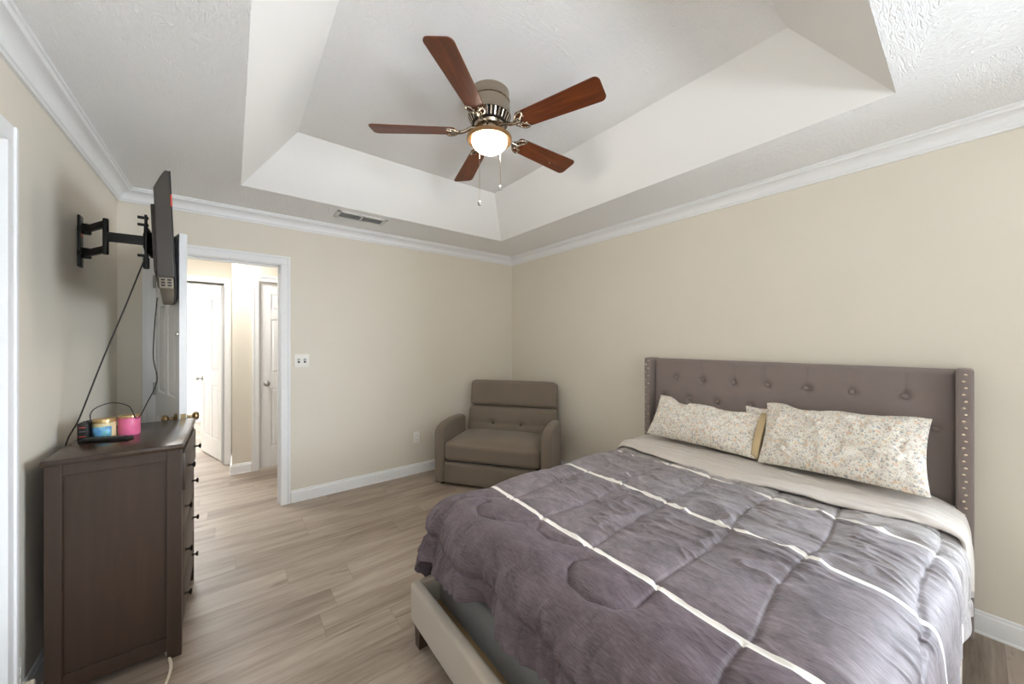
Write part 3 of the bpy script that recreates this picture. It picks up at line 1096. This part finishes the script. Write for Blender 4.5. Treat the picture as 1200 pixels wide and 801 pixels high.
for x0 in (0.0, CW - AW):
    o = armrest(x0).build('armrest', M['chair'], ch, True, 30, bevel=0.0)
    b = o.modifiers.new('bevel', 'BEVEL'); b.width = 0.026; b.segments = 4; b.limit_method = 'ANGLE'; b.angle_limit = math.radians(50)


def cushion(x0, x1, y0, y1, z0, z1, r, puff_top, seg=24, front_puff=0.0, tufts=()):
    """Rounded cushion, its faces swelling outward."""
    b = bmesh.new()
    bmesh.ops.create_cube(b, size=2.0)
    bmesh.ops.subdivide_edges(b, edges=list(b.edges), cuts=seg, use_grid_fill=True)
    hx, hy, hz = (x1 - x0) / 2, (y1 - y0) / 2, (z1 - z0) / 2
    for v in b.verts:
        c = v.co.copy()
        p = Vector((c.x * hx, c.y * hy, c.z * hz))
        q = Vector((max(-hx + r, min(hx - r, p.x)), max(-hy + r, min(hy - r, p.y)), max(-hz + r, min(hz - r, p.z))))
        d = p - q
        if d.length > 1e-9:
            p = q + d.normalized() * min(r, max(abs(d.x), abs(d.y), abs(d.z)))
        wx, wy, wz = 1 - c.x ** 4, 1 - c.y ** 4, 1 - c.z ** 4
        p.z += puff_top * max(c.z, 0) * wx * wy
        p.y -= front_puff * max(-c.y, 0) * wx * wz
        for tx, tz, dep, rad in tufts:
            if c.y < -0.5:
                rr = math.hypot(p.x + (x0 + x1) / 2 - tx, p.z + (z0 + z1) / 2 - tz)
                p.y += dep * math.exp(-(rr / rad) ** 2)
        v.co = p + Vector(((x0 + x1) / 2, (y0 + y1) / 2, (z0 + z1) / 2))
    return b


mb = MB().box(AW - .01, CW - AW + .01, 0.05, 0.60, 0.06, 0.30, 0.01)
mb.build('seat_base', M['chairdark'], ch)
mb = MB(); mb.merge(cushion(AW + .003, CW - AW - .003, 0.004, 0.58, 0.235, 0.425, 0.05, 0.035, 18, 0.015))
mb.build('seat_cushion', M['chair'], ch, True, 80)
mb = MB(); mb.merge(cushion(AW + .003, CW - AW - .003, 0.010, 0.07, 0.022, 0.228, 0.02, 0.0, 12, 0.012))
mb.build('footrest_panel', M['chair'], ch, True, 80)
back = bpy.data.objects.new('backrest', None)
# backrest: shell with two cushions, tilted backward
BT = Matrix.Translation((0, 0.50, 0.37)) @ Matrix.Rotation(math.radians(-11), 4, 'X')
BW0, BW1 = AW + .030, CW - AW + 0.045
mb = MB()
b = cushion(BW0 + .01, BW1 - .01, 0.07, 0.145, -0.06, 0.595, 0.03, 0.0, 10)
bmesh.ops.transform(b, matrix=BT, verts=b.verts); mb.merge(b)
bk = mb.build('backrest', M['chair'], ch, True, 80)
tz = 0.145
tufts = [(CW / 2 - 0.155, tz, 0.028, 0.035), (CW / 2 + 0.155, tz, 0.028, 0.035)] + [(CW / 2 - 0.42 + 0.04 * k, tz, 0.006, 0.022) for k in range(22)]
mb = MB()
b = cushion(BW0, BW1, -0.02, 0.10, -0.03, 0.325, 0.045, 0.0, 44, 0.02, tufts)
bmesh.ops.transform(b, matrix=BT, verts=b.verts); mb.merge(b)
mb.build('lumbar_cushion', M['chair'], bk, True, 80)
mb = MB()
b = cushion(BW0 + .004, BW1 - .004, -0.012, 0.115, 0.328, 0.605, 0.04, 0.004, 20, 0.014)
bmesh.ops.transform(b, matrix=BT, verts=b.verts); mb.merge(b)
mb.build('headrest_cushion', M['chair'], bk, True, 80)
for tx, _, _, _ in tufts[:2]:
    p = BT @ Vector((tx, -0.010, tz))
    MB().ball(p, 0.013, 1, 0.6, 1, 12, 8).build('tuft_button', M['chairdark'], bk, True)
for x in (0.06, CW - 0.06):
    for y in (0.06, 0.50):
        MB().lathe([(0.018, 0), (0.024, 0.021)], 14, Matrix.Translation((x, y, 0))).build('foot', M['black'], ch, True)

# ------------------------------------------------------------------ dresser (origin at its near right floor corner)
dz = 0.935
ds = thing('dresser', 'dark espresso chest of four drawers against the wall under the television', 'dresser', (-0.36, 2.48, 0))
X0, X1, Y0, Y1 = -0.560 + .36, -0.176 + .36, 2.150 - 2.48, 2.820 - 2.48
MB().box(X0 - .008, X1 + .008, Y0 - .012, Y1 + .012, dz - 0.024, dz, 0.006).build('dresser_top', M['dressertop'], ds, True)
for y0, y1 in ((Y0, Y0 + .04), (Y1 - .04, Y1)):
    for x0, x1, nm in ((X0, X0 + .045, 'rear_post'), (X1 - .048, X1, 'front_post')):
        MB().box(x0, x1, y0, y1, 0, dz - .024, 0.003).build(nm, M['dresser'], ds)
for y in (Y0 + .015, Y1 - .027):
    MB().box(X0 + .04, X1 - .045, y, y + .012, 0.07, dz - .024).build('side_panel', M['dresser'], ds)
    yr = y - .009 if y < 0 else y + .003
    MB().box(X0 + .04, X1 - .045, yr, yr + .018, 0.035, 0.095, 0.002).build('side_rail', M['dresser'], ds)
    MB().box(X0 + .04, X1 - .045, yr, yr + .018, dz - .07, dz - .024, 0.002).build('side_rail', M['dresser'], ds)
MB().box(X0 + .01, X0 + .016, Y0 + .03, Y1 - .03, 0.06, dz - .03).build('back_panel', M['dresser'], ds)
MB().box(X1 - .045, X1 - .012, Y0 + .04, Y1 - .04, 0.04, 0.085, 0.002).build('front_rail', M['dresser'], ds)
MB().box(X1 - .045, X1 - .012, Y0 + .04, Y1 - .04, dz - .05, dz - .024, 0.002).build('front_rail', M['dresser'], ds)
knob = None
zs = [(0.09, 0.29), (0.297, 0.497), (0.504, 0.704), (0.711, 0.881)]
for i, (z0, z1) in enumerate(zs):
    out = (0.0, 0.003, 0.001, 0.012)[i]
    dw = MB().box(X1 - .030 + out, X1 - .002 + out, Y0 + .043, Y1 - .043, z0, z1, 0.005).box(X0 + .03, X1 - .03 + out, Y0 + .06, Y0 + .07, z0 + .02, z1 - .03).box(X0 + .03, X1 - .03 + out, Y1 - .07, Y1 - .06, z0 + .02, z1 - .03).build('drawer', M['dresser'], ds, True)
    for y in (Y0 + .15, Y1 - .13):
        m = Matrix.Translation((X1 - .002 + out, y, (z0 + z1) / 2)) @ Matrix.Rotation(PI / 2, 4, 'Y')
        if knob is None:
            knob = MB().lathe([(0.008, 0), (0.005, 0.006), (0.005, 0.016), (0.013, 0.021), (0.014, 0.025), (0.010, 0.028), (0.003, 0.029)], 16).build('drawer_knob', M['darkmetal'], dw, True)
            q = knob
        else:
            q = knob.copy(); COL.objects.link(q); q.parent = dw
        q.matrix_local = m

# things on the dresser
def jar(name, label, loc, r, h, body, lid):
    t = thing(name, label, 'candle', loc)
    MB().lathe([(r * .92, 0), (r, .006), (r, h * .80), (r * .97, h * .84)], 28).build('jar', body, t, True)
    MB().lathe([(r * 1.02, h * .80), (r * 1.03, h * .82), (r * 1.03, h * .97), (r * .98, h), (r * .3, h * 1.0)], 28).build('lid', lid, t, True)
    return t


jb = jar('scented_candle', 'cream candle jar with a blue label and gold lid on the dresser', (-0.470, 2.492, dz), 0.038, 0.092, M['cream'], M['gold'])
lab = MB()
vs, fs = [], []
for k in range(15):
    a = math.radians(-160 + 116 * k / 14)
    vs += [(0.0386 * math.cos(a), 0.0386 * math.sin(a), .008), (0.0386 * math.cos(a), 0.0386 * math.sin(a), .058)]
    if k: fs.append([2 * k - 2, 2 * k, 2 * k + 1, 2 * k - 1])
o = lab.faces(vs, fs).build('label', M['bluelabel'], jb, True)
s = o.modifiers.new('solid', 'SOLIDIFY'); s.thickness = 0.0006
jp = jar('scented_candle', 'pink wax candle jar with a thin gold rim on the dresser', (-0.392, 2.512, dz), 0.038, 0.096, M['pinkwax'], M['pinkwax'])
MB().lathe([(0.0388, .084), (0.0402, .088), (0.0402, .094), (0.0385, .0965)], 28).build('rim', M['gold'], jp, True)
bx = thing('media_box', 'small black box with red and white stripes at the back of the dresser top', 'media box', (-0.527, 2.482, dz), math.radians(0))
MB().box(-.016, .018, -.040, .040, 0, .084, .004).build('case', M['black'], bx, True)
for z, m in ((.064, 'red'), (.046, 'slot'), (.024, 'red')):
    MB().box(-.010, .010, -.0412, -.0402, z, z + .003).build('stripe', M[m], bx)
MB().box(.012, .028, -.045, -.029, .084, .096, .002).build('plug', M['black'], bx, True)
rc = thing('remote_control', 'black remote control lying in front of the candles', 'remote control', (-0.445, 2.415, dz), math.radians(-22))
MB().box(-.085, .085, -.021, .021, 0, .016, .005, 3).build('remote_case', M['black'], rc, True)
mb = MB()
for i in range(7):
    for j in range(3):
        mb.box(-.07 + i * .02, -.06 + i * .02, -.014 + j * .011, -.008 + j * .011, .0155, .018)
mb.build('keypad', M['slot'], rc)

# ------------------------------------------------------------------ television on its arm
tv = thing('television', 'dark flat television seen edge-on, held out from the wall by an arm', 'television', (-0.250, 2.60, 1.870))
tv.rotation_euler = (0, math.radians(-2.2), math.radians(5.6))
hh, hw = 0.252, 0.470
prof = [(0, -hh + .044), (-.046, -hh + .044), (-.054, -hh + .06), (-.052, 0.17), (-.030, hh - .03), (-.014, hh), (0, hh)]
m = Matrix(((1, 0, 0, 0), (0, 0, 1, -hw), (0, 1, 0, 0), (0, 0, 0, 1)))
MB().prism(prof, 0, 2 * hw, m).build('tv_shell', M['tvback'], tv, bevel=0.004)
MB().box(0.0003, 0.003, -hw + .012, hw - .012, -hh + .02, hh - .012).build('screen', M['screen'], tv)
MB().box(-.001, .004, -hw, hw, -hh, -hh + .018, .001).box(-.001, .004, -hw, hw, hh - .011, hh, .001).box(-.001, .004, -hw, -hw + .011, -hh, hh, .001).box(-.001, .004, hw - .011, hw, -hh, hh, .001).build('bezel', M['black'], tv)
MB().box(-.066, -.050, -.36, .36, -.17, .13, .006).build('rear_housing', M['tvback'], tv, True)
MB().box(-.050, -.002, -hw + .004, hw - .004, -hh - .004, -hh + .046, .006).build('bottom_bar', M['tvport'], tv, True)
for k in range(6):
    xa, za = -.044 + (k % 2) * .020, -hh + .006 + (k // 2) * .012
    MB().box(xa, xa + .013, -hw + .0025, -hw + .0045, za, za + .007).build('port', M['black'], tv)
for k in range(4):
    MB().box(-.0512, -.0498, -hw + .05 + k * .05, -hw + .08 + k * .05, -hh + .008, -hh + .028).build('port', M['black'], tv)
MB().box(-.0005, .0045, -hw - .001, -hw + .004, .10, .150).build('sticker', M['red'], tv)

arm = thing('wall_mount', 'black folding wall arm with two links holding the television', 'wall mount', (XL, 2.82, 1.90))
MB().box(0.0, .010, -.028, .028, -.132, .132, .003).build('wall_plate', M['black'], arm, True)
for z, mm in ((.085, 'slot'), (-.085, 'slot'), (.045, 'red'), (-.045, 'slot')):
    MB().box(.0095, .0115, -.012, .012, z - .02, z + .02, .0).build('plate_mark', M[mm], arm)
L = lambda x, y, z: Vector((x - XL, y - 2.82, z - 1.90))
p0, p1, p2 = L(-.590, 2.80, 0), L(-.488, 2.612, 0), L(-.338, 2.600, 0)


def link(a, b, z, w, h, nm):
    d = Vector((b.x - a.x, b.y - a.y, 0)); ln = d.length
    m = Matrix.Translation((a.x, a.y, z)) @ Matrix.Rotation(math.atan2(d.y, d.x), 4, 'Z')
    return MB().box(0, ln, -w / 2, w / 2, -h / 2, h / 2, .004, 2, m).build(nm, M['black'], arm, True)


for z in (.062, -.062):
    MB().lathe([(.016, -.026), (.018, -.022), (.018, .022), (.016, .026)], 18, Matrix.Translation((p0.x, p0.y, z))).box(0.0, p0.x, p0.y - .012, p0.y + .012, z - .014, z + .014, .002).build('wall_joint', M['black'], arm, True)
    link(p0, p1, z, .018, .034, 'link')
MB().lathe([(.009, -.088), (.011, -.084), (.011, .084), (.009, .088)], 18, Matrix.Translation((p1.x, p1.y, 0))).build('elbow', M['black'], arm, True)
link(p1, p2, 0, .022, .046, 'link')
MB().lathe([(.018, -.040), (.020, -.034), (.020, .034), (.018, .040)], 18, Matrix.Translation((p2.x, p2.y, 0))).build('swivel', M['black'], arm, True)
MB().box(p2.x - .004, p2.x + .006, p2.y - .10, p2.y + .10, -.07, .06, .004).build('mounting_plate', M['black'], arm, True)
mb = MB()
for z in (.095, .060, -.092):
    mb.tube([(p2.x - .026, p2.y - .09, z), (p2.x + .012, p2.y - .09, z)], .007)
mb.box(p2.x - .002, p2.x + .008, p2.y - .10, p2.y - .08, -.11, .11, .002)
mb.build('bracket_pin', M['black'], arm, True)

# cables
F_, CA_ = 420.0, math.radians(38)


def at(px, py, depth):
    off = (px - 600) / F_ * depth
    return (depth * math.sin(CA_) + off * math.cos(CA_), depth * math.cos(CA_) - off * math.sin(CA_), 1.383 + (400.5 - py) / F_ * depth)


pts = spline([(-.335, 2.51, 1.80), (-.345, 2.49, 1.76), (-.40, 2.49, 1.56), (-.475, 2.49, 1.30), (-.545, 2.49, 1.04), (-.590, 2.50, .90), (-.592, 2.50, .60)], 8)
c = thing('power_cable', 'thick black cable slanting from the television down behind the dresser', 'cable', pts[0])
MB().tube([p - pts[0] for p in pts], .0030, 8).build('cord', M['cord'], c, True)
MB().box(-.010, .012, -.012, .012, -.055, .0, .004).build('plug', M['black'], c, True)
pts = spline([(-.255, 2.170, 1.575), (-.273, 2.244, 1.442), (-.283, 2.302, 1.307), (-.277, 2.348, 1.201), (-.319, 2.42, 1.094), (-.359, 2.47, 1.015), (-.389, 2.485, 1.075),
              (-.442, 2.48, 1.098), (-.485, 2.455, 1.085), (-.503, 2.447, 1.060), (-.503, 2.445, 1.030)], 8)
c = thing('thin_cable', 'thin black cable hanging from the television and looping over the dresser to the black box', 'cable', pts[0])
MB().tube([p - pts[0] for p in pts], .0022, 8).build('cord', M['cord'], c, True)

pts = spline([(-.235, 2.22, .006), (-.205, 2.10, .006), (-.21, 2.00, .006), (-.235, 1.90, .006), (-.27, 1.82, .006), (-.33, 1.79, .006), (-.36, 1.88, .006), (-.40, 1.98, .006), (-.47, 2.02, .006), (-.535, 2.03, .006), (-.575, 2.08, .02), (-.590, 2.13, .09)], 8)
c = thing('extension_cord', 'off-white cord lying on the floor in front of the dresser', 'cord', (-.2, 1.93, 0))
MB().tube([p - Vector((-.2, 1.93, 0)) for p in pts], .0055, 8).build('cord', M['cordwhite'], c, True)
q = pts[-1] - Vector((-.2, 1.93, 0))
MB().box(q.x - .016, q.x + .014, q.y - .012, q.y + .012, q.z - .005, q.z + .045, .004).build('plug', M['cordwhite'], c, True)


# ------------------------------------------------------------------ switch and outlets
def outlet(name, label, loc, rz):
    t = thing(name, label, 'outlet', loc, rz)
    MB().box(-.036, .036, -.006, 0, -.058, .058, .003).build('cover_plate', M['plate'], t, True)
    for z in (-.022, .022):
        s = MB().box(-.016, .016, -.008, -.005, z - .014, z + .014, .004).build('socket', M['plate'], t, True)
        MB().box(-.008, -.006, -.0085, -.0078, z - .004, z + .006).box(.006, .008, -.0085, -.0078, z - .004, z + .006).build('slot', M['slot'], s)
    return t


outlet('wall_outlet', 'white double outlet low on the wall beside the recliner', (1.535, YB, .378), 0)
outlet('wall_outlet', 'white outlet low on the wall behind the dresser', (XL, 2.13, .16), PI / 2)
t = thing('light_switch', 'white two-toggle light switch plate beside the open doorway', 'switch', (.481, YB, 1.219))
MB().box(-.057, .057, -.006, 0, -.057, .057, .003).build('cover_plate', M['plate'], t, True)
for x in (-.023, .023):
    MB().box(x - .009, x + .009, -.0075, -.0055, -.018, .018, .001).build('switch_slot', M['slot'], t)
    MB().box(x - .005, x + .005, -.018, -.006, -.002, .012, .002).build('toggle', M['plate'], t, True)

# ceiling vent (hangs flat under the ceiling)
vx, vy = 0.868, 3.20
t = thing('air_vent', 'white rectangular supply vent in the ceiling above the switch', 'vent', (vx, vy, H))
t.rotation_euler = (0, 0, 0)
hw_, hh_ = .200, .085
mb = MB()
for a in ((-hw_, hw_, -hh_, -hh_ + .028), (-hw_, hw_, hh_ - .028, hh_), (-hw_, -hw_ + .03, -hh_, hh_), (hw_ - .03, hw_, -hh_, hh_), (-.008, .008, -hh_, hh_)):
    mb.box(*a, -.008, 0, .002)
mb.build('vent_frame', M['vent'], t)
MB().box(-hw_ + .02, hw_ - .02, -hh_ + .02, hh_ - .02, -.002, -.0005).build('duct', M['slot'], t)
for k in range(9):
    y = -hh_ + .034 + k * .0127
    m = Matrix.Translation((0, y, -.005)) @ Matrix.Rotation(math.radians(38), 4, 'X')
    MB().box(-hw_ + .028, hw_ - .028, -.006, .006, -.0005, .0005, 0, 2, m).build('louver', M['ventslat'], t)

# ------------------------------------------------------------------ ceiling fan
fan = thing('ceiling_fan', 'flush nickel ceiling fan with five reddish brown blades and a lit globe', 'ceiling fan', (1.118, 1.632, UZ))
zt = UZ
MB().lathe([(.108, 0), (.108, -.040), (.112, -.044), (.112, -.052), (.106, -.056), (.106, -.062), (.112, -.066), (.114, -.120), (.118, -.126), (.118, -.134), (.100, -.136)], 48).build('motor_housing', M['nickel'], fan, True)
MB().lathe([(.104, -.134), (.088, -.168), (.060, -.178), (.060, -.182)], 40).build('vent_cone', M['darkhole'], fan, True)
mb = MB()
for k in range(30):
    a = 2 * PI * k / 30
    m = Matrix.Rotation(a, 4, 'Z') @ Matrix.Translation((.104, 0, -.154)) @ Matrix.Rotation(math.radians(-64), 4, 'Y')
    mb.box(-.020, .022, -.0045, .0045, -.004, .004, .0015, 2, m)
mb.build('vent_fin', M['nickel'], fan)
MB().lathe([(.082, -.172), (.084, -.178), (.078, -.190), (.055, -.194), (.050, -.222), (.062, -.228)], 36).build('switch_housing', M['nickel'], fan, True)
MB().lathe([(.050, -.224), (.085, -.232), (.112, -.240), (.123, -.246), (.124, -.258), (.116, -.266), (.098, -.266)], 48).build('light_fitter', M['bronze'], fan, True)
gp = [(.097, -.256)] + [(.097 * math.cos(k / 12 * PI / 2), -.260 - .066 * math.sin(k / 12 * PI / 2)) for k in range(0, 12)] + [(.004, -.326)]
MB().lathe(gp, 48).build('glass_globe', M['lamp'], fan, True, 80)
# blades: local x outward
def blade_outline():
    pts = []
    r0, r1, w0, w1, c0, c1 = .185, .640, .052, .068, .020, .028
    def arc(cx, cy, r, a0, a1):
        return [(cx + r * math.cos(math.radians(a0 + (a1 - a0) * k / 6)), cy + r * math.sin(math.radians(a0 + (a1 - a0) * k / 6))) for k in range(7)]
    pts += arc(r0 + c0, -w0 + c0, c0, 180, 270)
    pts += arc(r1 - c1, -w1 + c1, c1, 270, 360)
    pts += arc(r1 - c1, w1 - c1, c1, 0, 90)
    pts += arc(r0 + c0, w0 - c0, c0, 90, 180)
    return pts


BA0, BZ, PITCH = 73.0, -.215, 13
blade0, iron0 = None, None
for k in range(5):
    a = math.radians(BA0 + 72 * k)
    m = Matrix.Rotation(a, 4, 'Z') @ Matrix.Translation((0, 0, BZ)) @ Matrix.Rotation(math.radians(-PITCH), 4, 'X')
    if blade0 is None:
        blade0 = MB().prism(blade_outline(), 0, .006).build('blade', M['blade'], fan, bevel=0.0015)
        mb = MB()
        mb.tube(spline([(.062, 0, .024), (.10, 0, .020), (.140, 0, .002), (.175, 0, -.004), (.205, 0, -.004)], 5), [.010] * 21, 8)
        arc1 = [(.222 - .048 * math.cos(t), .050 * math.sin(t), -.004) for t in np.linspace(-1.75, 1.75, 19)]
        mb.tube(arc1, .0055, 8)
        for s in (-1, 1):
            mb.tube(spline([(.236, s * .047, -.004), (.226, s * .030, -.004), (.212, s * .020, -.004), (.206, s * .006, -.004)], 5), .0048, 8)
            mb.tube(spline([(.160, s * .004, -.003), (.176, s * .022, -.004), (.196, s * .022, -.004), (.204, s * .008, -.004)], 5), .0042, 8)
            mb.ball((.226, s * .022, -.003), .006, 1, 1, .6, 10, 6)
        mb.ball((.185, 0, -.004), .013, 1, 1, .5, 12, 8)
        iron0 = mb.build('blade_iron', M['nickel'], blade0, True, 60)
        b_ = blade0
    else:
        b_ = blade0.copy(); COL.objects.link(b_); b_.parent = fan
        i_ = iron0.copy(); COL.objects.link(i_); i_.parent = b_
    b_.matrix_local = m
cd, sd_ = math.cos(CA_), math.sin(CA_)
for off, dp, z1 in ((-.052, -.03, -.612), (.060, -.01, -.520)):
    x, y = off * cd + dp * sd_, -off * sd_ + dp * cd
    x, y = x * 1.0, y * 1.0
    ch_ = MB().tube([(x, y, -.250), (x, y, z1)], .0012, 6).build('pull_chain', M['tack'], fan)
    MB().lathe([(.002, .010), (.008, .005), (.011, -.004), (.008, -.013), (.002, -.016)], 14, Matrix.Translation((x, y, z1))).build('pull_fob', M['silver'], ch_, True)
